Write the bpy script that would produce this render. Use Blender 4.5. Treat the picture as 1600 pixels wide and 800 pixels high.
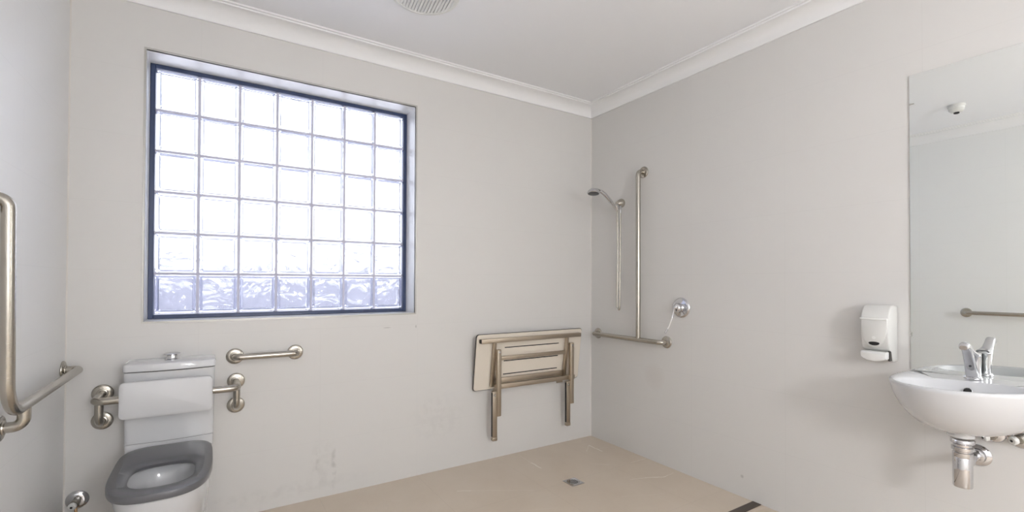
import bpy, bmesh, math, random
from mathutils import Vector, Matrix
S = bpy.context.scene
for o in list(bpy.data.objects): bpy.data.objects.remove(o)
PI = math.pi
# ------------------------------------------------------------------ camera
cam_d = bpy.data.cameras.new('camera'); cam = bpy.data.objects.new('camera', cam_d)
S.collection.objects.link(cam); S.camera = cam
cam_d.sensor_width = 36.0; cam_d.lens = 733.64 / 1600 * 36
cam_d.shift_y = 33.15 / 1600; cam_d.clip_start = 0.02
r = Vector((0.84279472, -0.53822531, 0.00325116)); u = Vector((-0.00914607, -0.00828157, 0.99992388)); f = Vector((0.53815742, 0.8427603, 0.01190231))
m = Matrix((r, u, -f)).transposed().to_4x4(); m.translation = Vector((-2.62174, -2.8991, 1.24723)); cam.matrix_world = m
# ------------------------------------------------------------------ exposure, world, sun
S.view_settings.view_transform = 'Standard'; S.view_settings.look = 'None'
S.view_settings.gamma = 1; S.view_settings.use_curve_mapping = False
S.view_settings.exposure = 1.05
WORLD_STRENGTH = 1.7
FILL_STRENGTH = 27.5
w = bpy.data.worlds.new('sky'); S.world = w; w.use_nodes = True
bg = w.node_tree.nodes['Background']; bg.inputs[0].default_value = (0.95, 0.965, 1.0, 1); bg.inputs[1].default_value = WORLD_STRENGTH

sd_ = bpy.data.lights.new('sun', 'SUN'); sd_.energy = 10.0; sd_.angle = .01; sun = bpy.data.objects.new('sun', sd_); S.collection.objects.link(sun)
sun.rotation_euler = Vector((-.57, .04, -.82)).to_track_quat('-Z', 'Y').to_euler(); sun.location = (6, 4, 8)

W = 3.1826; CEIL = 2.69; BACKY = -5.2; H = 2.6
C = S.collection
# ------------------------------------------------------------------ materials
def mat(name, col=(.8, .8, .8), rough=.5, metal=0, **kw):
    mt = bpy.data.materials.new(name); mt.use_nodes = True
    b = mt.node_tree.nodes['Principled BSDF']
    b.inputs['Base Color'].default_value = (*col, 1); b.inputs['Roughness'].default_value = rough; b.inputs['Metallic'].default_value = metal
    for k, v in kw.items(): b.inputs[k.replace('_', ' ')].default_value = v
    return mt
class N:
    """tiny helper to chain shader nodes"""
    def __init__(s, mt): s.t = mt.node_tree; s.b = s.t.nodes.get('Principled BSDF')
    def n(s, typ, **kw):
        o = s.t.nodes.new(typ)
        for k, v in kw.items(): setattr(o, k, v)
        return o
    def l(s, a, b): s.t.links.new(a, b)
    def math(s, op, a, b=None, clamp=False):
        o = s.n('ShaderNodeMath', operation=op, use_clamp=clamp)
        for i, v in enumerate((a, b)):
            if v is None: continue
            if isinstance(v, (int, float)): o.inputs[i].default_value = v
            else: s.l(v, o.inputs[i])
        return o.outputs[0]
    def mix(s, fac, a, b):
        o = s.n('ShaderNodeMix', data_type='RGBA')
        if isinstance(fac, (int, float)): o.inputs[0].default_value = fac
        else: s.l(fac, o.inputs[0])
        for i, v in ((6, a), (7, b)):
            if isinstance(v, tuple): o.inputs[i].default_value = (*v, 1)
            else: s.l(v, o.inputs[i])
        return o.outputs[2]
def bump_noise(mt, scale, dist, detail=3, vec=None):
    q = N(mt); tc = q.n('ShaderNodeTexCoord'); no = q.n('ShaderNodeTexNoise'); no.inputs['Scale'].default_value = scale; no.inputs['Detail'].default_value = detail
    q.l(tc.outputs['Object'], no.inputs['Vector']); b = q.n('ShaderNodeBump'); b.inputs['Distance'].default_value = dist
    q.l(no.outputs['Fac'], b.inputs['Height']); q.l(b.outputs[0], q.b.inputs['Normal']); return mt

WALLC = (.725, .71, .69)
def wall_mat(name, axis, off, spots=(), segs=(), col=WALLC):
    """large pale ceramic tiles with nearly invisible joints; spots = stains (a, z, ra, rz, strength)"""
    mt = mat(name, col, .38); q = N(mt); tc = q.n('ShaderNodeTexCoord'); sp = q.n('ShaderNodeSeparateXYZ'); q.l(tc.outputs['Object'], sp.inputs[0])
    a = sp.outputs['X' if axis == 'x' else 'Y']; z = sp.outputs['Z']
    fa = q.math('ABSOLUTE', q.math('SUBTRACT', q.math('FRACT', q.math('DIVIDE', q.math('ADD', a, off + 59.1), .591)), .5))
    fz = q.math('ABSOLUTE', q.math('SUBTRACT', q.math('FRACT', q.math('DIVIDE', q.math('ADD', z, .326 * 2 + .163), .326)), .5))
    # joint where frac==.5 is centre -> shift so the joint sits at fa near .0
    ja = q.math('LESS_THAN', fa, .0017); jz = q.math('LESS_THAN', fz, .0032)
    j = q.math('MAXIMUM', ja, jz)
    no = q.n('ShaderNodeTexNoise'); no.inputs['Scale'].default_value = 1.3; no.inputs['Detail'].default_value = 4; q.l(tc.outputs['Object'], no.inputs['Vector'])
    c0 = q.mix(q.math('MULTIPLY', no.outputs['Fac'], .5), tuple(x * 1.012 for x in col), tuple(x * .965 for x in col))
    c1 = q.mix(q.math('MULTIPLY', j, .3), c0, tuple(x * .86 for x in col))
    n2 = q.n('ShaderNodeTexNoise'); n2.inputs['Scale'].default_value = 22; n2.inputs['Detail'].default_value = 5; q.l(tc.outputs['Object'], n2.inputs['Vector'])
    for (pa, pz, ra, rz, st, tone, grain) in spots:
        dx = q.math('DIVIDE', q.math('SUBTRACT', a, pa), ra); dz = q.math('DIVIDE', q.math('SUBTRACT', z, pz), rz)
        d = q.math('ADD', q.math('MULTIPLY', dx, dx), q.math('MULTIPLY', dz, dz))
        g = q.math('SUBTRACT', 1.0, d, clamp=True)
        if grain: g = q.math('MULTIPLY', g, q.math('MULTIPLY', q.math('SUBTRACT', n2.outputs['Fac'], .42), 5.0, clamp=True))
        c1 = q.mix(q.math('MULTIPLY', g, st), c1, tone)
    q.l(c1, q.b.inputs['Base Color'])
    return mt
M = {}
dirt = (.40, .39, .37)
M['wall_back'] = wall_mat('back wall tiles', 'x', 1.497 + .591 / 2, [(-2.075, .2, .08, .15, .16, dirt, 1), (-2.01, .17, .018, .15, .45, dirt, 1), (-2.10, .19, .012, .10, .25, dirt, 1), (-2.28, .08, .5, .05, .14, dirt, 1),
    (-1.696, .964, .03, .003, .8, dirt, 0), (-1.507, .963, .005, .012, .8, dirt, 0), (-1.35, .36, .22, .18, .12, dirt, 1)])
M['wall_right'] = wall_mat('right wall tiles', 'y', .07, [(-.652, .594, .10, .10, .28, (.60, .55, .51), 0), (-1.30, .12, .012, .012, .6, dirt, 0)])
M['wall_left'] = wall_mat('left wall tiles', 'y', .30, [(-.03, .12, .05, .2, .35, (.55, .45, .30), 1)], col=(.87, .87, .865))  # paler base than the other walls stands in for window daylight
M['paint'] = mat('ceiling white paint', (.93, .935, .955), .7)
M['cornice'] = mat('cornice white paint', (.90, .90, .90), .6)
M['reveal'] = mat('glossy white reveal tile', (.90, .90, .90), .22)
M['caulk'] = mat('corner sealant', (.76, .73, .69), .5)
M['steel'] = bump_noise(mat('brushed stainless steel', (.47, .44, .39), .25, 1), 260, .0004)
M['chrome'] = mat('polished chrome', (.66, .66, .68), .06, 1)
M['dull'] = mat('worn plumbing metal', (.34, .32, .28), .3, 1)
M['spray'] = mat('dark spray face', (.10, .10, .10), .4)
M['brass'] = mat('brass pipe', (.55, .36, .20), .3, 1)
M['anod'] = bump_noise(mat('satin seat frame steel', (.47, .405, .325), .34, 1), 200, .0004)
M['ceramic'] = mat('white ceramic', (.70, .705, .72), .10)
M['ceramic'].node_tree.nodes['Principled BSDF'].inputs['Coat Weight'].default_value = .3
M['padw'] = mat('white backrest vinyl', (.70, .70, .71), .42)
M['seatgrey'] = mat('dark grey toilet seat plastic', (.135, .135, .145), .28)
M['black'] = mat('black void', (.012, .012, .013), .5)
M['darkline'] = mat('painted gap shade and dark edge band', (.06, .055, .05), .6)  # dark tone stands in for shade in gaps; also the board's edge band
M['board'] = mat('cream laminate board', (.80, .73, .63), .35)
M['whitepl'] = mat('white plastic', (.72, .715, .69), .32)
M['whiteprt'] = mat('bright white plastic', (.82, .82, .80), .3)
M['mirror'] = mat('mirror silver', (.90, .925, .91), .0, 1)
M['mirror_edge'] = mat('mirror ground edge', (.33, .34, .31), .25)
M['frame'] = mat('navy window frame', (.035, .055, .13), .35)
M['mortar'] = mat('window grout', (.62, .62, .74), .6)
M['trim'] = mat('window corner bead', (.50, .49, .46), .35, .5)
M['grille'] = mat('vent grille plastic', (.80, .80, .80), .5)
M['red'] = mat('indicator dark', (.03, .03, .035), .3)
M['strip'] = mat('dark bronze floor strip', (.11, .085, .07), .35, .6)
M['outside'] = mat('outside pale paving', (.62, .62, .64), .9)

M['outwall'] = mat('added dark outside wall', (.09, .09, .125), .9)  # dark tone for the added wall seen through the lower panes
def glass_mat(nm='wavy glass block', bd=.036, ior=1.35, refr=.85, tint=(.97, .98, 1), dif=0.0):
    mt = bpy.data.materials.new(nm); mt.use_nodes = True; q = N(mt); t = q.t
    out = t.nodes['Material Output']; t.nodes.remove(q.b)
    tc = q.n('ShaderNodeTexCoord'); mp = q.n('ShaderNodeMapping'); q.l(tc.outputs['Object'], mp.inputs[0])
    no = q.n('ShaderNodeTexNoise'); no.inputs['Scale'].default_value = 6.5; no.inputs['Detail'].default_value = 1.5; no.inputs['Distortion'].default_value = 1.2
    q.l(mp.outputs[0], no.inputs['Vector'])
    b = q.n('ShaderNodeBump'); b.inputs['Distance'].default_value = bd; b.inputs['Strength'].default_value = 1; q.l(no.outputs['Fac'], b.inputs['Height'])
    rf = q.n('ShaderNodeBsdfRefraction'); rf.inputs['Color'].default_value = (*tint, 1); rf.inputs['Roughness'].default_value = .02; rf.inputs['IOR'].default_value = ior; q.l(b.outputs[0], rf.inputs['Normal'])
    tr = q.n('ShaderNodeBsdfTransparent'); tr.inputs['Color'].default_value = (.96, .97, 1, 1)
    gl = q.n('ShaderNodeBsdfGlossy'); gl.inputs['Roughness'].default_value = .03; q.l(b.outputs[0], gl.inputs['Normal'])
    m1 = q.n('ShaderNodeMixShader'); m1.inputs[0].default_value = refr; q.l(tr.outputs[0], m1.inputs[1]); q.l(rf.outputs[0], m1.inputs[2])
    fr = q.n('ShaderNodeFresnel'); fr.inputs['IOR'].default_value = 1.35
    m2 = q.n('ShaderNodeMixShader'); q.l(fr.outputs[0], m2.inputs[0]); q.l(m1.outputs[0], m2.inputs[1]); q.l(gl.outputs[0], m2.inputs[2])
    df = q.n('ShaderNodeBsdfTranslucent'); df.inputs['Color'].default_value = (.85, .86, .92, 1); m3 = q.n('ShaderNodeMixShader'); m3.inputs[0].default_value = dif
    q.l(m2.outputs[0], m3.inputs[1]); q.l(df.outputs[0], m3.inputs[2])
    q.l(m3.outputs[0], out.inputs[0]); return mt
M['glass'] = glass_mat(dif=.05)
M['rimglass'] = glass_mat('moulded glass block rim', .001, 1.5, .9, (.80, .83, .93), .08)
M['glass_rim'] = mat('glass block moulded rim', (.80, .82, .90), .15)
def emis(name, col, st):
    mt = bpy.data.materials.new(name); mt.use_nodes = True; b = mt.node_tree.nodes['Principled BSDF']
    b.inputs['Emission Color'].default_value = (*col, 1); b.inputs['Emission Strength'].default_value = st; b.inputs['Base Color'].default_value = (.8, .8, .8, 1); return mt
M['lamp'] = emis('added fill light emitter', (.985, .985, 1.0), FILL_STRENGTH)  # emission of the added fill globe

def floor_mat():
    base = (.70,.59,.48); mt = mat('beige marble floor tiles', base, .33); q = N(mt)
    tc = q.n('ShaderNodeTexCoord'); sp = q.n('ShaderNodeSeparateXYZ')
    wn = q.n('ShaderNodeTexNoise'); wn.inputs['Scale'].default_value = 14; wn.inputs['Detail'].default_value = 3
    q.l(tc.outputs['Object'], wn.inputs['Vector'])
    off = q.n('ShaderNodeVectorMath', operation='SCALE'); off.inputs['Scale'].default_value = .03
    cen = q.n('ShaderNodeVectorMath', operation='SUBTRACT'); cen.inputs[1].default_value = (.5, .5, .5); q.l(wn.outputs['Color'], cen.inputs[0]); q.l(cen.outputs[0], off.inputs[0])
    add = q.n('ShaderNodeVectorMath', operation='ADD'); q.l(tc.outputs['Object'], add.inputs[0]); q.l(off.outputs[0], add.inputs[1])
    q.l(add.outputs[0], sp.inputs[0]); X, Y = sp.outputs['X'], sp.outputs['Y']
    n1 = q.n('ShaderNodeTexNoise'); n1.inputs['Scale'].default_value = 2.6; n1.inputs['Detail'].default_value = 6; n1.inputs['Roughness'].default_value = .6; q.l(tc.outputs['Object'], n1.inputs['Vector'])
    c = q.mix(q.math('MULTIPLY', q.math('SUBTRACT', n1.outputs['Fac'], .3), 1.7, clamp=True), (.66, .56, .45), (.735, .645, .54))
    n3 = q.n('ShaderNodeTexNoise'); n3.inputs['Scale'].default_value = 60; n3.inputs['Detail'].default_value = 3; q.l(tc.outputs['Object'], n3.inputs['Vector'])
    c = q.mix(q.math('MULTIPLY', n3.outputs['Fac'], .25), c, (.62, .52, .41))
    # fine cloudy veins
    vo = q.n('ShaderNodeTexVoronoi', feature='DISTANCE_TO_EDGE'); vo.inputs['Scale'].default_value = 2.3; q.l(add.outputs[0], vo.inputs['Vector'])
    fine = q.math('MULTIPLY', q.math('LESS_THAN', vo.outputs['Distance'], .006), q.math('MULTIPLY', q.math('SUBTRACT', n1.outputs['Fac'], .5), 5, clamp=True))
    c = q.mix(q.math('MULTIPLY', fine, .35), c, (.62, .54, .45))
    # tile joints
    sp2 = q.n('ShaderNodeSeparateXYZ'); q.l(tc.outputs['Object'], sp2.inputs[0])
    for ax, o_ in (('X', .906 + .2955), ('Y', .30)):
        fa = q.math('ABSOLUTE', q.math('SUBTRACT', q.math('FRACT', q.math('DIVIDE', q.math('ADD', sp2.outputs[ax], o_ + 59.1), .591)), .5))
        c = q.mix(q.math('MULTIPLY', q.math('LESS_THAN', fa, .002), .22), c, (.36, .30, .24))
    veins = [((-.74, -.071), (-.75, -.218), .003, .5), ((-.75, -.218), (-.741, -.33), .007, .85), ((-1.371, -.343), (-1.30, -.385), .006, .6), ((-1.371, -.343), (-.983, -.577), .003, .45),
             ((-.168, -.169), (-.171, -.313), .007, .9), ((-.271, -.25), (-.168, -.169), .0035, .6), ((-.405, -.456), (-.312, -.528), .005, .5), ((-.5, -.40), (-.405, -.456), .0025, .35), ((-.14, -.26), (-.017, -.297), .003, .4),
             ((-.374, -.782), (-.269, -.817), .004, .7), ((-.269, -.817), (-.146, -.869), .006, .85), ((-.146, -.869), (-.052, -.858), .0035, .6), ((-.153, -.583), (-.013, -.582), .004, .7),
             ((-1.75, -.25), (-1.70, -.29), .003, .35), ((-.60, -.92), (-.35, -1.03), .003, .25), ((-1.0, -.83), (-1.25, -.72), .003, .25)]
    for (a, b, wd, st) in veins:
        bx, by = b[0] - a[0], b[1] - a[1]; L2 = bx * bx + by * by
        px, py = q.math('SUBTRACT', X, a[0]), q.math('SUBTRACT', Y, a[1])
        h = q.math('DIVIDE', q.math('ADD', q.math('MULTIPLY', px, bx), q.math('MULTIPLY', py, by)), L2, clamp=True)
        dx, dy = q.math('SUBTRACT', px, q.math('MULTIPLY', h, bx)), q.math('SUBTRACT', py, q.math('MULTIPLY', h, by))
        d = q.math('SQRT', q.math('ADD', q.math('MULTIPLY', dx, dx), q.math('MULTIPLY', dy, dy)))
        g = q.math('SUBTRACT', 1.0, q.math('DIVIDE', d, wd), clamp=True)
        c = q.mix(q.math('MULTIPLY', g, st), c, (.93, .88, .80))
    q.l(c, q.b.inputs['Base Color']); return mt
M['floor'] = floor_mat()

# ------------------------------------------------------------------ mesh helpers
def obj(name, bm, m_, parent=None, smooth=True, mats=None, angle=40):
    me = bpy.data.meshes.new(name); bm.normal_update(); bm.to_mesh(me); bm.free()
    for x in (mats or [m_]): me.materials.append(M[x])
    o = bpy.data.objects.new(name, me); C.objects.link(o)
    if smooth:
        for p in me.polygons: p.use_smooth = True
        try: me.set_sharp_from_angle(angle=math.radians(angle))
        except Exception: pass
    if parent: o.parent = parent; o.matrix_parent_inverse = Matrix.Translation(-parent.location)
    return o
def thing(name, label, cat, loc=(0, 0, 0), group=None):
    o = bpy.data.objects.new(name, None); C.objects.link(o); o.location = loc; o.empty_display_size = .05
    return tag(o, label, cat, group)
def tag(o, label, cat, group=None):
    o['label'] = label; o['category'] = cat
    if group: o['group'] = group
    return o
def struct(o): o['kind'] = 'structure'; return o
def box(bm, lo, hi, bev=0, seg=2, mi=0):
    r_ = bmesh.ops.create_cube(bm, size=1.0); vs = r_['verts']
    for v in vs: v.co = Vector([lo[i] + (v.co[i] + .5) * (hi[i] - lo[i]) for i in range(3)])
    fs = list({f_ for v in vs for f_ in v.link_faces})
    if bev:
        es = list({e for v in vs for e in v.link_edges})
        rr = bmesh.ops.bevel(bm, geom=es, offset=bev, segments=seg, profile=.5, affect='EDGES', clamp_overlap=True)
        fs = rr['faces']
    for f_ in fs: f_.material_index = mi
    return fs
def frame_of(d):
    d = Vector(d).normalized(); a = Vector((0, 0, 1)) if abs(d.z) < .9 else Vector((1, 0, 0))
    x = d.cross(a).normalized(); return x, d.cross(x).normalized(), d
def ring_loft(bm, rings, cap0=True, cap1=True, closed=False, mi=0):
    R_ = [[bm.verts.new(p) for p in rg] for rg in rings]; n = len(R_[0]); k = len(R_)
    for i in range(k if closed else k - 1):
        a, b = R_[i], R_[(i + 1) % k]
        for j in range(n):
            try: bm.faces.new((a[j], a[(j + 1) % n], b[(j + 1) % n], b[j])).material_index = mi
            except ValueError: pass
    if cap0 and not closed: bm.faces.new(R_[0][::-1]).material_index = mi
    if cap1 and not closed: bm.faces.new(R_[-1]).material_index = mi
    return R_
def lathe(bm, o, d, prof, n=40, mi=0):
    """prof = list of (radius, height along d)"""
    x, y, z = frame_of(d); o = Vector(o)
    rings = [[o + z * h + (x * math.cos(2 * PI * k / n) + y * math.sin(2 * PI * k / n)) * max(r_, 1e-5) for k in range(n)] for r_, h in prof]
    ring_loft(bm, rings, mi=mi); fix(bm)
def fix(bm): bmesh.ops.recalc_face_normals(bm, faces=bm.faces[:])
def fillet(path, rad, seg=8):
    P = [Vector(p) for p in path]; out = [P[0]]
    for i in range(1, len(P) - 1):
        a, b, c_ = P[i - 1], P[i], P[i + 1]; u1 = (a - b).normalized(); u2 = (c_ - b).normalized()
        rr = rad[i - 1] if isinstance(rad, (list, tuple)) else rad
        ang = u1.angle(u2); t_ = min(rr / math.tan(ang / 2), (a - b).length * .49, (c_ - b).length * .49)
        p1, p2 = b + u1 * t_, b + u2 * t_; r2 = t_ * math.tan(ang / 2); cen = b + (u1 + u2).normalized() * (r2 / math.sin(ang / 2))
        v1, v2 = p1 - cen, p2 - cen
        for k in range(seg + 1): out.append(cen + v1.normalized().slerp(v2.normalized(), k / seg) * r2)
    out.append(P[-1]); return out
def tube(bm, path, r_, rad=0, n=20, mi=0, caps=True, closed=False, rfun=None):
    P = fillet(path, rad) if rad else [Vector(p) for p in path]
    k = len(P); T = []
    for i in range(k):
        a = P[(i - 1) % k] if (i > 0 or closed) else P[i]; b = P[(i + 1) % k] if (i < k - 1 or closed) else P[i]; T.append((b - a).normalized())
    x, y, _ = frame_of(T[0]); rings = []
    for i in range(k):
        if i: q_ = T[i - 1].rotation_difference(T[i]); x = q_ @ x; y = q_ @ y
        rr = rfun(i / (k - 1)) if rfun else r_
        rings.append([P[i] + (x * math.cos(2 * PI * j / n) + y * math.sin(2 * PI * j / n)) * rr for j in range(n)])
    ring_loft(bm, rings, caps, caps, closed, mi); fix(bm)
def prism(bm, pts, a0, a1, axis, mi=0):
    """extrude 2D outline pts along axis; pts give the two remaining coordinates in order"""
    def mk(p, a):
        c_ = [p[0], p[1]]; c_.insert(axis, a); return c_
    ring_loft(bm, [[mk(p, a0) for p in pts], [mk(p, a1) for p in pts]], mi=mi); fix(bm)
def bevel_all(bm, off, seg=2, ang=30):
    es = [e for e in bm.edges if len(e.link_faces) == 2 and e.calc_face_angle(0) > math.radians(ang)]
    bmesh.ops.bevel(bm, geom=es, offset=off, segments=seg, profile=.5, affect='EDGES', clamp_overlap=True)
def B(): return bmesh.new()

# ------------------------------------------------------------------ room shell
bm = B(); box(bm, (-W - .2, BACKY - .2, -.1), (.2, .28, 0)); struct(obj('floor', bm, 'floor', smooth=False))
bm = B(); box(bm, (-W - .2, BACKY - .2, CEIL), (.2, .28, CEIL + .15)); struct(obj('ceiling', bm, 'paint', smooth=False))
ox0, ox1, oz0, oz1 = -2.903, -1.515, 1.051, 2.389      # window opening
bm = B()
for lo, hi in (((-W, 0, 0), (ox0, .26, CEIL)), ((ox1, 0, 0), (0, .26, CEIL)), ((ox0, 0, 0), (ox1, .26, oz0)), ((ox0, 0, oz1), (ox1, .26, CEIL))): box(bm, lo, hi)
struct(obj('wall_back', bm, 'wall_back', smooth=False))
bm = B(); box(bm, (0, BACKY - .2, 0), (.2, .28, CEIL)); struct(obj('wall_right', bm, 'wall_right', smooth=False))
bm = B(); box(bm, (-W - .2, BACKY - .2, 0), (-W, .28, CEIL)); struct(obj('wall_left', bm, 'wall_left', smooth=False))
bm = B(); box(bm, (-W, BACKY - .2, 0), (0, BACKY, CEIL)); struct(obj('wall_front', bm, 'wall_left', smooth=False))
# coved cornices
def cove_prof():
    p = [(0, 2.600), (.010, 2.600), (.012, 2.607)]
    for k in range(9):
        a = k / 8 * PI / 2; p.append((.012 + .072 * (1 - math.cos(a)), 2.607 + .066 * math.sin(a)))
    return p + [(.088, 2.673), (.090, 2.681), (.101, 2.682), (.103, 2.690), (0, 2.690)]
cp = cove_prof()
bm = B(); prism(bm, [(-d, z) for d, z in cp], -W, 0, 0); struct(obj('trim_1', bm, 'cornice', angle=25))
bm = B(); prism(bm, [(-d, z) for d, z in cp], BACKY, 0, 1); struct(obj('trim_2', bm, 'cornice', angle=25))
bm = B(); prism(bm, [(-W + d, z) for d, z in cp], BACKY, 0, 1); struct(obj('trim_3', bm, 'cornice', angle=25))
bm = B(); prism(bm, [(BACKY + d, z) for d, z in cp], -W, 0, 0); struct(obj('trim_4', bm, 'cornice', angle=25))
for i, x in enumerate((-W, 0)):
    bm = B(); s = 1 if i == 0 else -1
    prism(bm, [(x, 0), (x + s * .005, 0), (x, -.005)], 0, 2.6, 2); struct(obj('trim_%d' % (5 + i), bm, 'caulk', smooth=False))
# corner bead round the window opening
bm = B(); t = .009
for lo, hi in (((ox0 - t, -.003, oz0 - t), (ox0, .012, oz1 + t)), ((ox1, -.003, oz0 - t), (ox1 + t, .012, oz1 + t)), ((ox0, -.003, oz0 - t), (ox1, .012, oz0)), ((ox0, -.003, oz1), (ox1, .012, oz1 + t))): box(bm, lo, hi)
struct(obj('trim_7', bm, 'trim', smooth=False))
bm = B(); e = .0008
for lo, hi in (((ox0, .013, oz0), (ox0 + e, .17, oz1)), ((ox1 - e, .013, oz0), (ox1, .17, oz1)), ((ox0, .013, oz0), (ox1, .17, oz0 + e)), ((ox0, .013, oz1 - e), (ox1, .17, oz1))): box(bm, lo, hi)
struct(obj('trim_8', bm, 'reveal', smooth=False))
# outside ground beyond the window
bm = B(); box(bm, (-150, 1.2, -.45), (150, 250, -.35)); struct(obj('ground_outside', bm, 'outside', smooth=False))

bm = B(); box(bm, (-40, 7.0, -.40), (40, 7.2, 1.47)); struct(obj('wall_added_outside', bm, 'outwall', smooth=False))  # wall added outside so the lower glass blocks read darker

# ------------------------------------------------------------------ window
win = bpy.data.objects.new('window_1', None); C.objects.link(win); win.location = ((ox0 + ox1) / 2, .2, oz0); struct(win)
FY0, FY1 = .165, .245
bm = B(); t = .022
fx0, fx1, fz0, fz1 = ox0 + .001, ox1 - .001, oz0 + .001, oz1 - .001
for lo, hi in (((fx0, FY0, fz0), (fx0 + t, FY1, fz1)), ((fx1 - t, FY0, fz0), (fx1, FY1, fz1)), ((fx0 + t, FY0, fz0), (fx1 - t, FY1, fz0 + t)), ((fx0 + t, FY0, fz1 - t), (fx1 - t, FY1, fz1))): box(bm, lo, hi, .002, 1)
obj('window_frame', bm, 'frame', win, smooth=False)
gx0, gx1, gz0, gz1 = fx0 + t, fx1 - t, fz0 + t, fz1 - t
cw, rh = (gx1 - gx0) / 7, (gz1 - gz0) / 6
bm = B(); g = .0065
for i in range(1, 7): box(bm, (gx0 + i * cw - g, FY0 + .012, gz0), (gx0 + i * cw + g, FY1 - .01, gz1))
for j in range(1, 6): box(bm, (gx0, FY0 + .0125, gz0 + j * rh - g), (gx1, FY1 - .0105, gz0 + j * rh + g))
obj('grout', bm, 'mortar', win, smooth=False)
bmg, bmr = B(), B()
def rrect(x0, x1, z0, z1, rad, y, n=4):
    out = []
    for cx, cz, a0 in ((x1 - rad, z1 - rad, 0), (x0 + rad, z1 - rad, 90), (x0 + rad, z0 + rad, 180), (x1 - rad, z0 + rad, 270)):
        for k in range(n + 1):
            a = math.radians(a0 + 90 * k / n); out.append((cx + rad * math.cos(a), y, cz + rad * math.sin(a)))
    return out
for i in range(7):
    for j in range(6):
        x0, x1 = gx0 + i * cw + g + .0005, gx0 + (i + 1) * cw - g - .0005; z0, z1 = gz0 + j * rh + g + .0005, gz0 + (j + 1) * rh - g - .0005
        # moulded clear rim at the room face and at the outer face
        for ya, yb, s_ in ((FY0 + .006, FY0 + .03, 1), (FY1 - .006, FY1 - .03, -1)):
            ring_loft(bmr, [rrect(x0, x1, z0, z1, .004, yb), rrect(x0, x1, z0, z1, .006, ya + s_ * .004), rrect(x0 + .004, x1 - .004, z0 + .004, z1 - .004, .006, ya),
                            rrect(x0 + .011, x1 - .011, z0 + .011, z1 - .011, .008, ya), rrect(x0 + .0155, x1 - .0155, z0 + .0155, z1 - .0155, .008, ya + s_ * .006)], False, False)
        # wavy face panes
        ring_loft(bmg, [rrect(x0 + .0155, x1 - .0155, z0 + .0155, z1 - .0155, .008, FY0 + .012), rrect(x0 + .0155, x1 - .0155, z0 + .0155, z1 - .0155, .008, FY0 + .020)])
        ring_loft(bmg, [rrect(x0 + .0155, x1 - .0155, z0 + .0155, z1 - .0155, .008, FY1 - .020), rrect(x0 + .0155, x1 - .0155, z0 + .0155, z1 - .0155, .008, FY1 - .012)])
fix(bmg); fix(bmr)
obj('glass_panes', bmg, 'glass', win, smooth=False); obj('glass_rims', bmr, 'rimglass', win)

# ------------------------------------------------------------------ ceiling things
ZC = CEIL
fan = thing('exhaust_vent', 'round white ceiling exhaust vent with parallel slats', 'vent', (-1.735, -.69, ZC))
bm = B(); lathe(bm, (-1.735, -.69, ZC), (0, 0, -1), [(.12, 0), (.172, 0), (.172, .004), (.160, .012), (.148, .012), (.142, .006), (.142, .001)], 64)
obj('outer_ring', bm, 'whiteprt', fan)
bm = B()
for k in range(-8, 9):
    x = k * .0165; hl = math.sqrt(max(.146 ** 2 - x * x, 0)); a = math.radians(-8)
    if hl < .02: continue
    vs0 = len(bm.verts); box(bm, (x - .006, -hl, -.010), (x + .006, hl, -.004)); bm.verts.ensure_lookup_table()
    for v in bm.verts[vs0:]: v.co = Vector((v.co.x * math.cos(a) - v.co.y * math.sin(a) - 1.735, v.co.x * math.sin(a) + v.co.y * math.cos(a) - .69, v.co.z + ZC))
obj('slats', bm, 'whiteprt', fan, smooth=False)
bm = B(); lathe(bm, (-1.735, -.69, ZC), (0, 0, -1), [(.143, 0), (.143, .003)], 48); obj('backing', bm, 'grille', fan)
sx, sy = -2.43, -1.65
det = thing('smoke_detector', 'small round white smoke detector on the ceiling, seen reflected in the mirror', 'smoke detector', (sx, sy, ZC))
bm = B(); lathe(bm, (sx, sy, ZC), (0, 0, -1), [(.055, 0), (.055, .016), (.050, .019), (.050, .028), (.048, .030)], 40); obj('base', bm, 'whiteprt', det)
bm = B(); lathe(bm, (sx, sy, ZC - .030), (0, 0, -1), [(.049, 0), (.048, .012), (.036, .026), (.024, .029)], 40); obj('dome', bm, 'whitepl', det)
bm = B(); lathe(bm, (sx, sy, ZC - .058), (0, 0, -1), [(.018, 0), (.018, .010), (.012, .013)], 24); obj('sensor_cap', bm, 'black', det)
lx, ly = -1.85, -4.6  # unseen globe on a stand, added behind the camera to light the room
LZ = 1.6
lamp = thing('fill_globe', 'unseen white globe added behind the viewpoint as fill light', 'added fill light', (lx, ly, 0))
bm = B(); lathe(bm, (lx, ly, .0005), (0, 0, 1), [(.14, 0), (.14, .012), (.02, .025)], 40); obj('base', bm, 'whiteprt', lamp)
bm = B(); lathe(bm, (lx, ly, .02), (0, 0, 1), [(.011, 0), (.011, LZ - .24), (.04, LZ - .235), (.045, LZ - .21)], 24); obj('pole', bm, 'steel', lamp)
bm = B(); lathe(bm, (lx, ly, LZ), (0, 0, 1), [(.20 * math.sin(PI * k / 20), -.20 * math.cos(PI * k / 20)) for k in range(21)], 40); obj('globe', bm, 'lamp', lamp)

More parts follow.
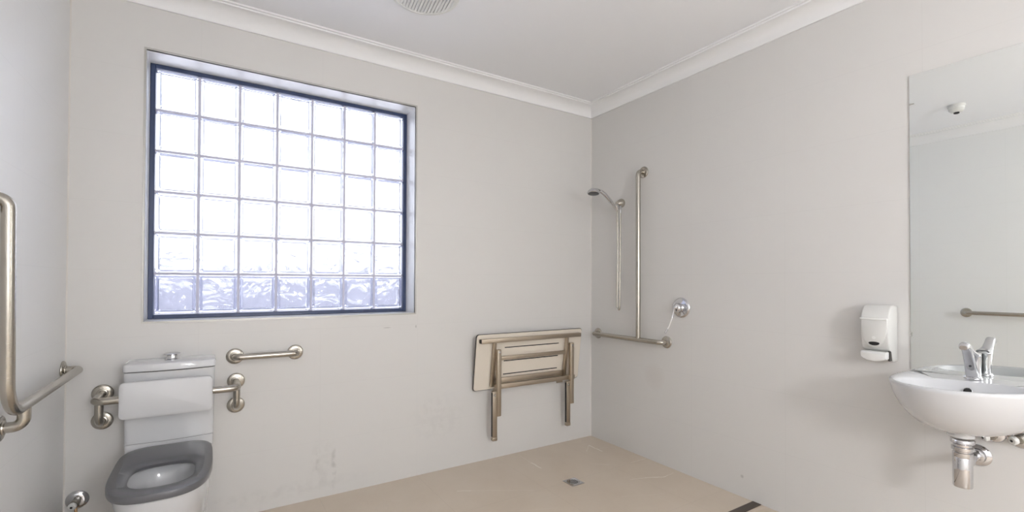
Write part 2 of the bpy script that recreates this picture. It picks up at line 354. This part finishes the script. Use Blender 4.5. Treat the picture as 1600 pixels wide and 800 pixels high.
# ------------------------------------------------------------------ grab rails
def flange(parent, p, d, r_=.041, name='flange'):
    bm = B(); k = r_ / .041
    lathe(bm, p, d, [(.041 * k, 0), (.0415 * k, .003), (.040 * k, .006), (.036 * k, .0085), (.027 * k, .0098), (.0225, .0105), (.0215, .014), (.018, .0155)], 36)
    return obj(name, bm, 'steel', parent)
RT = .0168
def rail(name, label, tubes, flanges, loc, group=None, rad=.035, r_=RT):
    t = thing(name, label, 'grab rail', loc, group)
    for nm, path, rd in tubes:
        bm = B(); tube(bm, path, r_, rd, 24); obj(nm, bm, 'steel', t)
    for p, d in flanges: flange(t, p, d)
    return t
yw = -.001
rail('grab_rail', 'short straight horizontal stainless grab rail on the wall right of the cistern, below the window',
     [('bar', [(-2.516, yw, .853), (-2.516, -.058, .853), (-2.223, -.058, .853), (-2.223, yw, .853)], .025)],
     [((-2.516, yw, .853), (0, -1, 0)), ((-2.223, yw, .853), (0, -1, 0))], (-2.37, 0, .853))
xl = -W + .001; xo = -W + .058
rail('grab_rail', 'L-shaped stainless grab rail with tall upright on the left wall beside the toilet',
     [('bar', [(xl, -.05, .85), (xo, -.05, .85), (xo, -.94, .85), (xo, -.955, 1.49), (xl, -.955, 1.49)], [.03, .10, .035]),
      ('support', [(xo, -.79, .85), (xo, -.79, .785), (xl, -.79, .785)], .035)],
     [((xl, -.05, .85), (1, 0, 0)), ((xl, -.955, 1.49), (1, 0, 0)), ((xl, -.79, .785), (1, 0, 0))], (-W, -.5, .85))
rail('grab_rail', 'straight horizontal stainless grab rail on the left wall, seen only reflected in the mirror',
     [('bar', [(xl, -1.52, .99), (xo, -1.52, .99), (xo, -2.12, .99), (xl, -2.12, .99)], .025)],
     [((xl, -1.52, .99), (1, 0, 0)), ((xl, -2.12, .99), (1, 0, 0))], (-W, -1.82, .99))
xr = -.001; xb = -.06
rail('shower_grab_rail', 'inverted T stainless shower grab rail, tall upright on a horizontal bar, on the right wall',
     [('upright', [(xr, -.56, 2.048), (xb, -.56, 2.048), (xb, -.56, .845)], .035), ('bar', [(xr, -.087, .845), (xb, -.087, .845), (xb, -.762, .845), (xr, -.762, .845)], .028)],
     [((xr, -.56, 2.048), (-1, 0, 0)), ((xr, -.087, .845), (-1, 0, 0)), ((xr, -.762, .845), (-1, 0, 0))], (0, -.42, .845))
# backrest
br = thing('padded_back_support', 'white padded backrest on bent stainless arms in front of the toilet cistern', 'backrest', (-2.78, 0, .72))
by = -.20
bm = B(); tube(bm, [(-3.05, yw, .722), (-3.05, by, .722), (-2.51, by, .722), (-2.51, yw, .722)], RT, .035, 24); obj('arm', bm, 'steel', br)
for x in (-3.05, -2.51):
    bm = B(); tube(bm, [(x, yw, .595), (x, -.085, .595), (x, -.085, .722)], RT * .98, .04, 24); obj('strut', bm, 'steel', br)
for x in (-3.05, -2.51):
    for z in (.722, .595): flange(br, (x, yw, z), (0, -1, 0))
bm = B()
ring_loft(bm, [rrect(-2.955, -2.622, .645, .79, .016, -.205, 6), rrect(-2.962, -2.616, .637, .798, .02, -.208, 6), rrect(-2.964, -2.614, .635, .80, .022, -.222, 6), rrect(-2.962, -2.616, .637, .798, .02, -.232, 6), rrect(-2.954, -2.624, .645, .79, .014, -.237, 6)]); fix(bm)
obj('pad', bm, 'padw', br)

# ------------------------------------------------------------------ toilet
TX = -2.782
wc = thing('toilet', 'white back-to-wall toilet with close-coupled cistern and dark grey seat', 'toilet', (TX, -.4, 0))
def spoly(cx, x_half, y0, y1, z, n=64, ef=2.6, eb=6):
    """plan outline: squarish at the wall (y0), rounded at the front (y1)"""
    yc = y0 + (y1 - y0) * .45; out = []
    for k in range(n):
        a = 2 * PI * k / n; c_, s_ = math.cos(a), math.sin(a)
        if s_ < 0: e = ef; hy = yc - y1
        else: e = eb; hy = y0 - yc
        out.append((cx + x_half * math.copysign(abs(c_) ** (2 / e), c_), yc + hy * math.copysign(abs(s_) ** (2 / e), s_), z))
    return out
def cist_out(z, xh, yf, bow, rad=.02):
    pts = [(TX + xh, -.001, z)]
    n = 14
    pts += [(TX + xh, yf + rad, z)]
    for k in range(1, 6):
        a = k / 6 * PI / 2; pts.append((TX + xh - rad * (1 - math.cos(a)), yf + rad - rad * math.sin(a), z))
    for k in range(n + 1):
        s_ = 1 - 2 * k / n; pts.append((TX + (xh - rad) * s_, yf - bow * (1 - s_ * s_), z))
    for k in range(5, 0, -1):
        a = k / 6 * PI / 2; pts.append((TX - xh + rad * (1 - math.cos(a)), yf + rad - rad * math.sin(a), z))
    pts += [(TX - xh, yf + rad, z), (TX - xh, -.001, z)]
    return pts
bm = B(); ring_loft(bm, [cist_out(.503, .172, -.150, .012), cist_out(.66, .174, -.155, .014), cist_out(.829, .176, -.158, .016)]); fix(bm)
obj('cistern', bm, 'ceramic', wc)
bm = B(); ring_loft(bm, [cist_out(.8285, .172, -.152, .016), cist_out(.834, .172, -.152, .016)]); fix(bm); obj('lid_gap', bm, 'darkline', wc)
bm = B(); ring_loft(bm, [cist_out(.833, .178, -.160, .018), cist_out(.836, .180, -.163, .020), cist_out(.858, .180, -.163, .020), cist_out(.866, .177, -.160, .020), cist_out(.871, .168, -.150, .018)]); fix(bm)
obj('cistern_lid', bm, 'ceramic', wc)
bm = B(); lathe(bm, (TX, -.085, .870), (0, 0, 1), [(.030, 0), (.030, .003), (.023, .006), (.021, .010), (.021, .024), (.033, .028), (.034, .031), (.028, .034)], 36); obj('flush_button', bm, 'chrome', wc)
# pan: outside shell, rim, inner bowl in one continuous surface
bm = B(); E_ = 2.5
def pan_ring(xh, y0, y1, z, ef=2.5, eb=8): return spoly(TX, xh, y0, y1, z, 64, ef, eb)
inner = lambda xh, ya, yb, z: spoly(TX, xh, ya, yb, z, 64, 2.2, 2.4)
rings = [pan_ring(.135, -.01, -.56, .0), pan_ring(.138, -.006, -.58, .10), pan_ring(.150, -.003, -.66, .25), pan_ring(.163, -.002, -.745, .38, 2.9), pan_ring(.167, -.002, -.770, .44, 2.9), pan_ring(.166, -.002, -.769, .452, 2.9), pan_ring(.160, -.01, -.762, .458, 2.9),
         inner(.130, -.36, -.72, .458), inner(.124, -.37, -.71, .450), inner(.119, -.375, -.70, .40), inner(.10, -.42, -.66, .345), inner(.06, -.48, -.60, .285)]
ring_loft(bm, rings); fix(bm); obj('pan', bm, 'ceramic', wc)
bm = B(); ring_loft(bm, [inner(.108, -.395, -.68, .368), inner(.108, -.395, -.68, .369)]); fix(bm)
M['water'] = mat('toilet water', (.22, .225, .23), .6); obj('water', bm, 'water', wc)
bm = B(); ring_loft(bm, [cist_out(.445, .170, -.155, .010), cist_out(.49, .1715, -.152, .011), cist_out(.498, .1715, -.152, .011), cist_out(.501, .169, -.149, .011)]); fix(bm); obj('pan_shroud', bm, 'ceramic', wc)
bm = B(); ring_loft(bm, [cist_out(.5005, .168, -.148, .011), cist_out(.504, .168, -.148, .011)]); fix(bm); obj('cistern_joint', bm, 'darkline', wc)
# seat: ring with rolled outer edge
so = lambda k, z: spoly(TX - .001, .171 - k, -.185 - k, -.797 + k, z, 96, 3.1, 4.5)
si = lambda k, z: spoly(TX, .108 + k, -.415 + k, -.70 - k, z, 96, 2.8, 3.2)
bm = B()
ring_loft(bm, [so(.010, .462), so(.002, .465), so(0, .470), so(0, .485), so(.0025, .4905), so(.008, .493), so(.03, .4935), si(.035, .4905), si(.006, .484), si(0, .477), si(.001, .466), si(.008, .462)], closed=True); fix(bm)
obj('seat', bm, 'seatgrey', wc)
for s_ in (-1, 1):
    bm = B(); lathe(bm, (TX + s_ * .075 - .022, -.196, .474), (1, 0, 0), [(.013, 0), (.0135, .002), (.0135, .042), (.013, .044)], 20); o = obj('hinge', bm, 'seatgrey', wc)
# stop valve by the toilet
def stop_valve(name, label, p, d, mouth, rr=.04, pipe=None, group=None):
    t = thing(name, label, 'valve', p, group); p = Vector(p); d = Vector(d)
    bm = B(); lathe(bm, p, d, [(rr, 0), (rr, .003), (rr * .85, .010), (rr * .5, .013)], 32); obj('cover_plate', bm, 'chrome', t)
    bm = B(); lathe(bm, p + d * .012, d, [(.014, 0), (.014, .02), (.017, .022), (.017, .04), (.012, .045)], 24); obj('body', bm, 'dull', t)
    e = p + d * .042; mo = Vector(mouth)
    bm = B(); lathe(bm, e, mo, [(.011, 0), (.011, .012), (.015, .015), (.016, .026), (.013, .030)], 24); obj('knob', bm, 'whiteprt' if rr > .03 else 'chrome', t)
    bm = B(); lathe(bm, e + mo.normalized() * .030, mo, [(.005, 0), (.005, .0015)], 12); obj('screw', bm, 'black', t)
    if pipe:
        bm = B(); tube(bm, pipe, .006, .02, 14); obj('pipe', bm, 'brass', t)
    return t
stop_valve('stop_valve', 'chrome stop valve with brass pipe low on the wall left of the toilet', (-3.134, -.001, .246), (0, -1, 0), (-.25, -.9, -.25), .042,
           [(-3.134, -.035, .24), (-3.130, -.04, .17), (-3.06, -.05, .12), (-2.93, -.03, .10)])

# ------------------------------------------------------------------ folding shower seat
fs = thing('folding_shower_seat', 'cream slotted shower seat on stainless frame folded up against the back wall', 'shower seat', (-.62, 0, .5))
def rrp(x0, x1, z0, z1, rad, y, lean=0): return [(x, y_ - lean * (z1 - z), z) for x, y_, z in rrect(x0, x1, z0, z1, rad, y, 6)]
bx0, bx1, bz0, bz1 = -1.100, -.168, .500, .889
bm = B(); le = -.13
ring_loft(bm, [rrp(bx0, bx1, bz0, bz1, .02, -.066, le), rrp(bx0, bx1, bz0, bz1, .02, -.080, le)]); fix(bm); bevel_all(bm, .0015, 1); obj('seat_board', bm, 'board', fs)
bm = B()   # dark edge banding just behind the pale face
ring_loft(bm, [rrp(bx0 - .004, bx1 + .004, bz0 - .004, bz1 + .004, .022, -.068, le), rrp(bx0 - .004, bx1 + .004, bz0 - .004, bz1 + .004, .022, -.075, le)]); fix(bm); obj('edge_band', bm, 'darkline', fs)
for z, xa, xb2 in ((.789, -.872, -.388), (.693, -.873, -.387), (.597, -.871, -.387)):
    bm = B(); y = -.0803 - le * (bz1 - z); box(bm, (xa, y - .0006, z - .0035), (xb2, y + .004, z + .0035), .0005, 1); obj('slot', bm, 'black', fs, smooth=False)
def sq(name, lo, hi, bev=.003): bm = B(); box(bm, lo, hi, bev, 2); return obj(name, bm, 'anod', fs, angle=30)
sq('top_rail', (-1.082, -.113, .832), (-.207, -.083, .862))
for x0, xx in ((-1.086, -1.0815), (-.2075, -.203)):
    bm = B(); box(bm, (x0, -.111, .834), (xx, -.085, .860), .001, 1); obj('end_cap', bm, 'black', fs)
sq('middle_rail', (-.935, -.088, .705), (-.338, -.062, .731))
sq('hinge_rail', (-.938, -.068, .543), (-.346, -.042, .578))
sq('wall_rail', (-.955, -.094, .507), (-.250, -.064, .539))
for xp in (-.968, -.326):
    bm = B(); box(bm, (xp - .012, -.062, .52), (xp + .012, -.040, .832), .002, 1)
    for v in bm.verts: v.co.y -= .13 * (v.co.z - .52)
    obj('side_rail', bm, 'anod', fs)
# wall brackets that carry the hinge
for xp in (-.90, -.33):
    bm = B(); box(bm, (xp - .02, -.064, .512), (xp + .02, -.001, .530), .002, 1); box(bm, (xp - .03, -.006, .47), (xp + .03, -.001, .56), .001, 1); obj('wall_bracket', bm, 'anod', fs)
for s_, (xa, xb2, za, zb) in enumerate(((-.962, -.928, .325, .785), (-.313, -.277, .326, .79))):
    bm = B(); box(bm, (xa + .002, -.118, za), (xb2, -.088, zb), .006, 3); lg = obj('leg', bm, 'anod', fs, angle=30)
    bm = B(); lathe(bm, ((xa + xb2) / 2, -.120, zb - .018), (0, 1, 0), [(.008, 0), (.009, .003), (.009, .05)], 20); obj('pivot_bolt', bm, 'chrome', lg)
    x0 = xa - .032; bm = B(); box(bm, (x0, -.112, .170), (xa + .004, -.088, .500), .003, 2); obj('leg_extension', bm, 'anod', lg, angle=30)
    bm = B(); box(bm, (x0 - .001, -.115, .160), (xa + .006, -.085, .186), .006, 2); obj('rubber_foot', bm, 'anod', lg)
    bm = B(); box(bm, (x0 - .0015, -.108, .19), (x0 + .002, -.092, .49)); obj('leg_slot', bm, 'black', lg, smooth=False)
    bm = B(); lathe(bm, (x0 + .014, -.114, .475), (0, -1, 0), [(.009, 0), (.009, .006), (.004, .010)], 16); obj('lock_knob', bm, 'dull', lg)

# ------------------------------------------------------------------ hand shower and its wall holder
hl = thing('shower_holder', 'cone-shaped chrome holder on the right wall carrying the hand shower', 'shower holder', (0, -.345, 1.855))
bm = B(); lathe(bm, (-.0005, -.345, 1.855), (-1, 0, -.12), [(.032, 0), (.034, .006), (.033, .014), (.026, .030), (.018, .045), (.014, .052)], 36); obj('wall_cone', bm, 'steel', hl)
bm = B(); lathe(bm, (-.048, -.345, 1.803), (-.55, 0, 1), [(.0175, 0), (.019, .004), (.018, .03), (.0185, .036), (.0145, .037)], 28)
tube(bm, [(-.03, -.345, 1.85), (-.052, -.345, 1.832)], .012, 0, 16); obj('cradle', bm, 'chrome', hl)
bm = B(); tube(bm, [(-.022, -.352, 1.84), (-.03, -.358, 1.80), (-.03, -.358, 1.775)], .008, .01, 16); obj('outlet', bm, 'chrome', hl)
hs = thing('hand_shower', 'chrome hand shower with round head and looping hose hanging beside the upright rail', 'hand shower', (-.06, -.345, 1.80))
bm = B(); tube(bm, [(-.050, -.345, 1.790), (-.11, -.345, 1.850), (-.18, -.345, 1.905), (-.225, -.345, 1.925), (-.27, -.345, 1.930)], .013, .1, 24, rfun=lambda t_: .010 + .0055 * math.sin(min(t_ * 1.15, 1) * PI * .9)); obj('handle', bm, 'chrome', hs)
hd = Vector((-.12, -.10, -1))
bm = B(); hc_ = Vector((-.290, -.345, 1.897)); lathe(bm, hc_, -hd, [(.044, 0), (.047, .004), (.046, .010), (.040, .022), (.028, .033), (.012, .039), (.001, .040)], 40); obj('head', bm, 'chrome', hs)
bm = B(); lathe(bm, hc_ + hd.normalized() * -.001, hd, [(.040, 0), (.040, .002), (.037, .004)], 40)
fx_, fy_, fz_ = frame_of(hd)
for rr_, n_ in ((.01, 5), (.021, 10), (.032, 16)):
    for k in range(n_):
        a = 2 * PI * k / n_; lathe(bm, hc_ + hd.normalized() * .0025 + (fx_ * math.cos(a) + fy_ * math.sin(a)) * rr_, hd, [(.002, 0), (.0015, .003)], 6)
obj('spray_plate', bm, 'spray', hs)
bm = B(); hp = []
A0 = Vector((-.046, -.345, 1.792)); A1 = Vector((-.030, -.358, 1.775))
for k in range(41):
    t_ = k / 40; hp.append(Vector((-.050 + .006 * math.sin(t_ * PI), -.345 + .004 * t_, 1.790 - t_ * .725)))
for k in range(1, 8):
    a = k / 8 * PI; hp.append(Vector((-.044 + 0 * a, -.3485 - .0075 * (1 - math.cos(a)) / 1, 1.065 - .018 * math.sin(a))))
for k in range(41):
    t_ = k / 40; hp.append(Vector((-.044 + .014 * t_, -.3640 + .006 * t_, 1.065 + t_ * .712)))
tube(bm, hp, .0058, 0, 12); obj('hose', bm, 'steel', hs)

# ------------------------------------------------------------------ shower mixer
mx = thing('shower_mixer', 'chrome shower mixer with round plate and long thin lever on the right wall', 'shower mixer', (0, -.881, 1.085))
mc = Vector((-.0005, -.881, 1.086))
bm = B(); lathe(bm, mc, (-1, 0, 0), [(.066, 0), (.067, .004), (.063, .010), (.052, .014), (.040, .013), (.034, .016)], 48); obj('cover_plate', bm, 'chrome', mx)
bm = B(); lathe(bm, mc + Vector((-.012, 0, 0)), (-1, 0, 0), [(.030, 0), (.030, .025), (.027, .040), (.020, .046)], 36); obj('body', bm, 'chrome', mx)
bm = B(); tube(bm, [(-.045, -.881, 1.10), (-.068, -.878, 1.085), (-.085, -.874, 1.02)], .012, .015, 20, rfun=lambda t_: 0.016 - .0105 * t_); obj('lever', bm, 'chrome', mx)
bm = B(); tube(bm, [(-.084, -.874, 1.025), (-.115, -.872, .965), (-.135, -.872, .945)], .0036, 0, 14); obj('lever_extension', bm, 'whiteprt', mx)
bm = B(); tube(bm, [(-.130, -.872, .950), (-.152, -.872, .925)], .006, 0, 14); obj('lever_tip', bm, 'chrome', mx)

# ------------------------------------------------------------------ soap dispenser
sd = thing('soap_dispenser', 'off-white wall soap dispenser with push bar on the right wall left of the mirror', 'soap dispenser', (0, -1.99, .9))
ya, yb = -1.940, -2.046
bm = B()
prism(bm, [(-.001, .897), (-.001, 1.148), (-.045, 1.152), (-.070, 1.148), (-.088, 1.135), (-.104, 1.100), (-.108, 1.08), (-.106, 1.02), (-.100, .975), (-.092, .955), (-.070, .945), (-.060, .905), (-.050, .897)], yb, ya, 1)
bevel_all(bm, .006, 3, 50); obj('body', bm, 'whitepl', sd, angle=50)
bm = B()  # shield-shaped front cover, follows the body face
def faceX(z): return -.108 if z > 1.08 else -.108 + (1.08 - z) * .07
pts = [(ya - .004, 1.092), (ya - .006, 1.03), (ya - .016, .992), (ya - .032, .968), ((ya + yb) / 2, .960), (yb + .032, .968), (yb + .016, .992), (yb + .006, 1.03), (yb + .004, 1.092)]
ring_loft(bm, [[(faceX(z) + .004, y, z) for y, z in pts], [(faceX(z) - .007, y, z) for y, z in pts], [(faceX(z) - .009, (y - (ya + yb) / 2) * .93 + (ya + yb) / 2, (z - 1.03) * .95 + 1.03) for y, z in pts]]); fix(bm)
obj('front_cover', bm, 'whitepl', sd)
bm = B(); box(bm, (-.1225, yb + .002, 1.087), (-.104, ya - .002, 1.0955), .002, 2); obj('cover_ridge', bm, 'whiteprt', sd)
bm = B(); yc_ = (ya + yb) / 2; pts = []
for k in range(16):
    a = 2 * PI * k / 16; pts.append((yc_ + .021 * math.cos(a), .982 + (.006 if math.sin(a) > 0 else .011) * math.sin(a)))
ring_loft(bm, [[(faceX(z) - .0045, y, z) for y, z in pts], [(faceX(z) - .0102, y, z) for y, z in pts]]); fix(bm); obj('level_window', bm, 'black', sd)
bm = B(); lathe(bm, (faceX(1.008) - .007, yc_, 1.006), (-1, 0, 0), [(.007, 0), (.007, .0032)], 20); obj('logo_dot', bm, 'whiteprt', sd)
bm = B()
for k in range(1): pass
def bar_r(y, s_): # push bar section, drooping in the middle
    c_ = 1 - ((y - yc_) / .05) ** 2; zb_ = .913 - .016 * c_
    return [(-.060, y, .943), (-.108 - .006 * c_, y, .944), (-.116 - .007 * c_, y, .936), (-.114 - .006 * c_, y, zb_ + .006), (-.104, y, zb_), (-.060, y, .915)]
ring_loft(bm, [bar_r(ya - .002 - (ya - yb - .010) * k / 12, 0) for k in range(13)]); fix(bm); bevel_all(bm, .002, 2, 60); obj('push_bar', bm, 'whiteprt', sd)
bm = B(); box(bm, (-.080, yb + .003, .903), (-.056, yb + .012, .948), .001, 1); obj('bar_gap', bm, 'darkline', sd)

# ------------------------------------------------------------------ mirror
bm = B(); box(bm, (-.006, -3.35, .8685), (-.001, -2.0935, 2.176), mi=0)
for f_ in bm.faces: f_.material_index = 0 if f_.normal.x < -.9 else 1
mr = obj('mirror', bm, 'mirror', smooth=False, mats=['mirror', 'mirror_edge'])
tag(mr, 'large frameless rectangular mirror on the right wall above the basin', 'mirror')
bm = B(); box(bm, (-.0085, -2.0985, 1.018), (-.0062, -2.0935, 1.032)); obj('clip', bm, 'trim', mr, smooth=False)
bm = B(); box(bm, (-.0085, -2.110, 2.045), (-.0062, -2.0935, 2.050)); obj('clip', bm, 'trim', mr, smooth=False)

# ------------------------------------------------------------------ basin
YB = -2.325
bs = thing('wash_basin', 'white oval wall-hung wash basin under the mirror', 'basin', (0, YB, .87))
TI = .045
def zt(y, z): return z + TI * (-2.12 - y)
def plan(cx, cy, a, bf, bb, z, nf=2.1, nb=10, n=96, xmax=-.0075, tilt=1.0):
    out = []
    for k in range(n):
        th = 2 * PI * k / n; c_, s_ = math.cos(th), math.sin(th)
        e = nf if s_ > 0 else nb; y = cy + a * math.copysign(abs(c_) ** (2 / e), c_)
        x = cx - (bf if s_ > 0 else bb) * math.copysign(abs(s_) ** (2 / e), s_)
        out.append((min(x, xmax), y, z + (.025 + (TI - .025) * min(1, -x / .25)) * tilt * (-2.12 - y)))
    return out
bm = B()
rings = []
cx0, a0, bf0, bb0 = -.13, .247, .315, .13
for s_, z in ((.10, .683), (.30, .684), (.45, .692), (.60, .708), (.73, .733), (.84, .764), (.92, .797), (.97, .828), (.995, .850)):
    cx = -.19 + (cx0 + .19) * s_; rings.append(plan(cx, YB + .03 * (1 - s_), a0 * s_, bf0 * s_, bb0 * s_ + (.19 - .13) * (1 - s_) * s_, z, tilt=s_))
rings += [plan(cx0, YB, a0, bf0, bb0, .858), plan(cx0, YB, a0 - .003, bf0 - .003, bb0, .864), plan(cx0, YB, a0 - .010, bf0 - .010, bb0 - .004, .866)]
# deck and inner bowl
icx, ia, ibf, ibb = -.26, .205, .165, .125
for k, z in ((0, .863), (.004, .858), (.012, .835), (.03, .80), (.06, .765), (.10, .735), (.14, .715)):
    kk = 1 - k / .2; rings.append(plan(icx, YB, ia * kk, ibf * kk, ibb * kk, z, 2.1, 2.3, tilt=kk))
ring_loft(bm, rings); fix(bm); obj('bowl', bm, 'ceramic', bs, angle=60)
bm = B(); lathe(bm, (-.150, -2.313, .832), (-1, 0, .35), [(.0145, 0), (.0145, .0035), (.0125, .0045), (.011, .002)], 28); ov = obj('overflow_ring', bm, 'chrome', bs)
bm = B(); lathe(bm, (-.150, -2.313, .832), (-1, 0, .35), [(.0122, 0), (.0122, .0042)], 24); obj('overflow_hole', bm, 'black', ov)
bm = B(); lathe(bm, (-.26, YB, .722), (0, 0, 1), [(.030, 0), (.030, .004), (.02, .006), (.018, .002)], 28); obj('plug_waste', bm, 'chrome', bs)
bm = B(); lathe(bm, (-.200, -2.304, .684), (0, 0, -1), [(.040, -.01), (.040, .018), (.037, .020)], 32); obj('waste_collar', bm, 'ceramic', bs)

# tap
tp = thing('basin_tap', 'chrome single-lever mixer tap on the back edge of the wash basin', 'tap', (-.075, -2.312, .875))
zb = .8768; ty = -2.312
bm = B(); lathe(bm, (-.075, ty, zb - .004), (0, 0, 1), [(.029, 0), (.029, .006), (.025, .010), (.024, .012)], 36); obj('base_ring', bm, 'chrome', tp)
bm = B(); lathe(bm, (-.072, ty, zb + .006), (0, 0, 1), [(.0235, 0), (.022, .05), (.023, .078), (.024, .082), (.019, .090)], 36); obj('body', bm, 'chrome', tp)
bm = B()  # spout: broad slab leaning out over the bowl
def sec(cx, cz, w_, h_, ang, e=3.2, n=28):
    out = []; ca, sa = math.cos(ang), math.sin(ang)
    for k in range(n):
        a = 2 * PI * k / n; y = w_ * math.copysign(abs(math.cos(a)) ** (2 / e), math.cos(a)); v = h_ * math.copysign(abs(math.sin(a)) ** (2 / e), math.sin(a))
        out.append((cx + v * ca, ty + y, cz + v * sa))
    return out
ring_loft(bm, [sec(-.082, zb + .004, .020, .018, 0), sec(-.100, zb + .035, .018, .015, .35), sec(-.125, zb + .075, .016, .012, .5), sec(-.150, zb + .112, .015, .011, .6), sec(-.166, zb + .130, .0155, .012, .9), sec(-.176, zb + .134, .0155, .014, 1.35), sec(-.190, zb + .131, .015, .013, 1.6), sec(-.196, zb + .127, .011, .008, 1.7)]); fix(bm)
obj('spout', bm, 'chrome', tp)
bm = B(); ring_loft(bm, [sec(-.058, zb + .092, .020, .010, 1.2), sec(-.085, zb + .094, .020, .010, 1.45), sec(-.12, zb + .105, .016, .007, 1.3), sec(-.155, zb + .130, .014, .006, 1.1), sec(-.165, zb + .139, .011, .004, 1.1)]); fix(bm); obj('lever', bm, 'chrome', tp)
bm = B(); lathe(bm, (-.124, ty - .002, zb + .052), (-1, -.2, -.3), [(.0045, 0), (.004, .004)], 14); obj('indicator', bm, 'red', tp)

# bottle trap
bt = thing('bottle_trap', 'chrome bottle trap hanging beneath the wash basin', 'trap', (-.18, -2.306, .55))
tc_ = (-.190, -2.306)
bm = B(); lathe(bm, (*tc_, .655), (0, 0, -1), [(.034, 0), (.036, .003), (.036, .014), (.033, .017), (.027, .020), (.027, .028), (.033, .030), (.033, .042), (.027, .045), (.024, .060)], 36); obj('coupling_nut', bm, 'chrome', bt)
bm = B(); lathe(bm, (*tc_, .606), (0, 0, -1), [(.027, 0), (.030, .003), (.030, .018), (.0285, .020), (.0295, .022), (.0295, .130), (.028, .133)], 40); obj('cup', bm, 'chrome', bt)
bm = B(); tube(bm, [(-.175, -2.306, .560), (-.008, -2.306, .556)], .0165, 0, 28); obj('outlet_pipe', bm, 'chrome', bt)
bm = B(); lathe(bm, (-.155, -2.306, .5595), (1, 0, 0), [(.022, 0), (.024, .003), (.024, .022), (.020, .025)], 28); obj('pipe_nut', bm, 'chrome', bt)
bm = B(); lathe(bm, (-.0008, -2.306, .556), (-1, 0, 0), [(.043, 0), (.043, .004), (.036, .011), (.029, .014), (.026, .030), (.021, .032)], 36); obj('wall_flange', bm, 'chrome', bt)
stop_valve('basin_valve', 'small chrome stop valve under the basin nearer the bottle trap', (-.001, -2.355, .655), (-1, 0, 0), (-.5, .6, -.3), .034)
v2 = stop_valve('basin_valve', 'stop valve with white cap under the basin at the right photo edge', (-.001, -2.43, .662), (-1, 0, 0), (-.7, .45, -.2), .044)

# ------------------------------------------------------------------ floor drain and strip
dr = thing('floor_drain', 'small square chrome floor drain with round slotted grate', 'drain', (-.703, -.618, 0))
dx, dy, s_ = -.703, -.618, .049
bm = B()
def sqring(h, z, n=32):
    out = []
    for k in range(n):
        a = 2 * PI * k / n + PI / 4; c_, q_ = math.cos(a), math.sin(a); m_ = max(abs(c_), abs(q_)); out.append((dx + h * c_ / m_, dy + h * q_ / m_, z))
    return out
def cring(r_, z, n=32): return [(dx + r_ * math.cos(2 * PI * k / n + PI / 4), dy + r_ * math.sin(2 * PI * k / n + PI / 4), z) for k in range(n)]
ring_loft(bm, [sqring(s_, .0002), sqring(s_, .0025), sqring(s_ - .0015, .0035), cring(.040, .0035), cring(.039, .0008)], True, False); fix(bm); obj('frame', bm, 'chrome', dr)
bm = B(); ring_loft(bm, [cring(.0388, .0006), cring(.0388, .0010)]); fix(bm); obj('sump', bm, 'black', dr)
bm = B(); ring_loft(bm, [cring(.038, .0012), cring(.038, .0034), cring(.032, .0034), cring(.032, .0012)], closed=True); fix(bm)
for k in range(-3, 4):
    x = k * .0095; h = math.sqrt(.034 ** 2 - x * x); box(bm, (dx + x - .0020, dy - h, .0014), (dx + x + .0020, dy + h, .0032))
obj('grate', bm, 'chrome', dr)
bm = B(); box(bm, (-W + .002, -1.416, .0002), (-.003, -1.366, .004), .001, 1); st = obj('floor_strip', bm, 'strip', smooth=False)
tag(st, 'narrow dark metal strip across the floor meeting the right wall', 'floor strip')
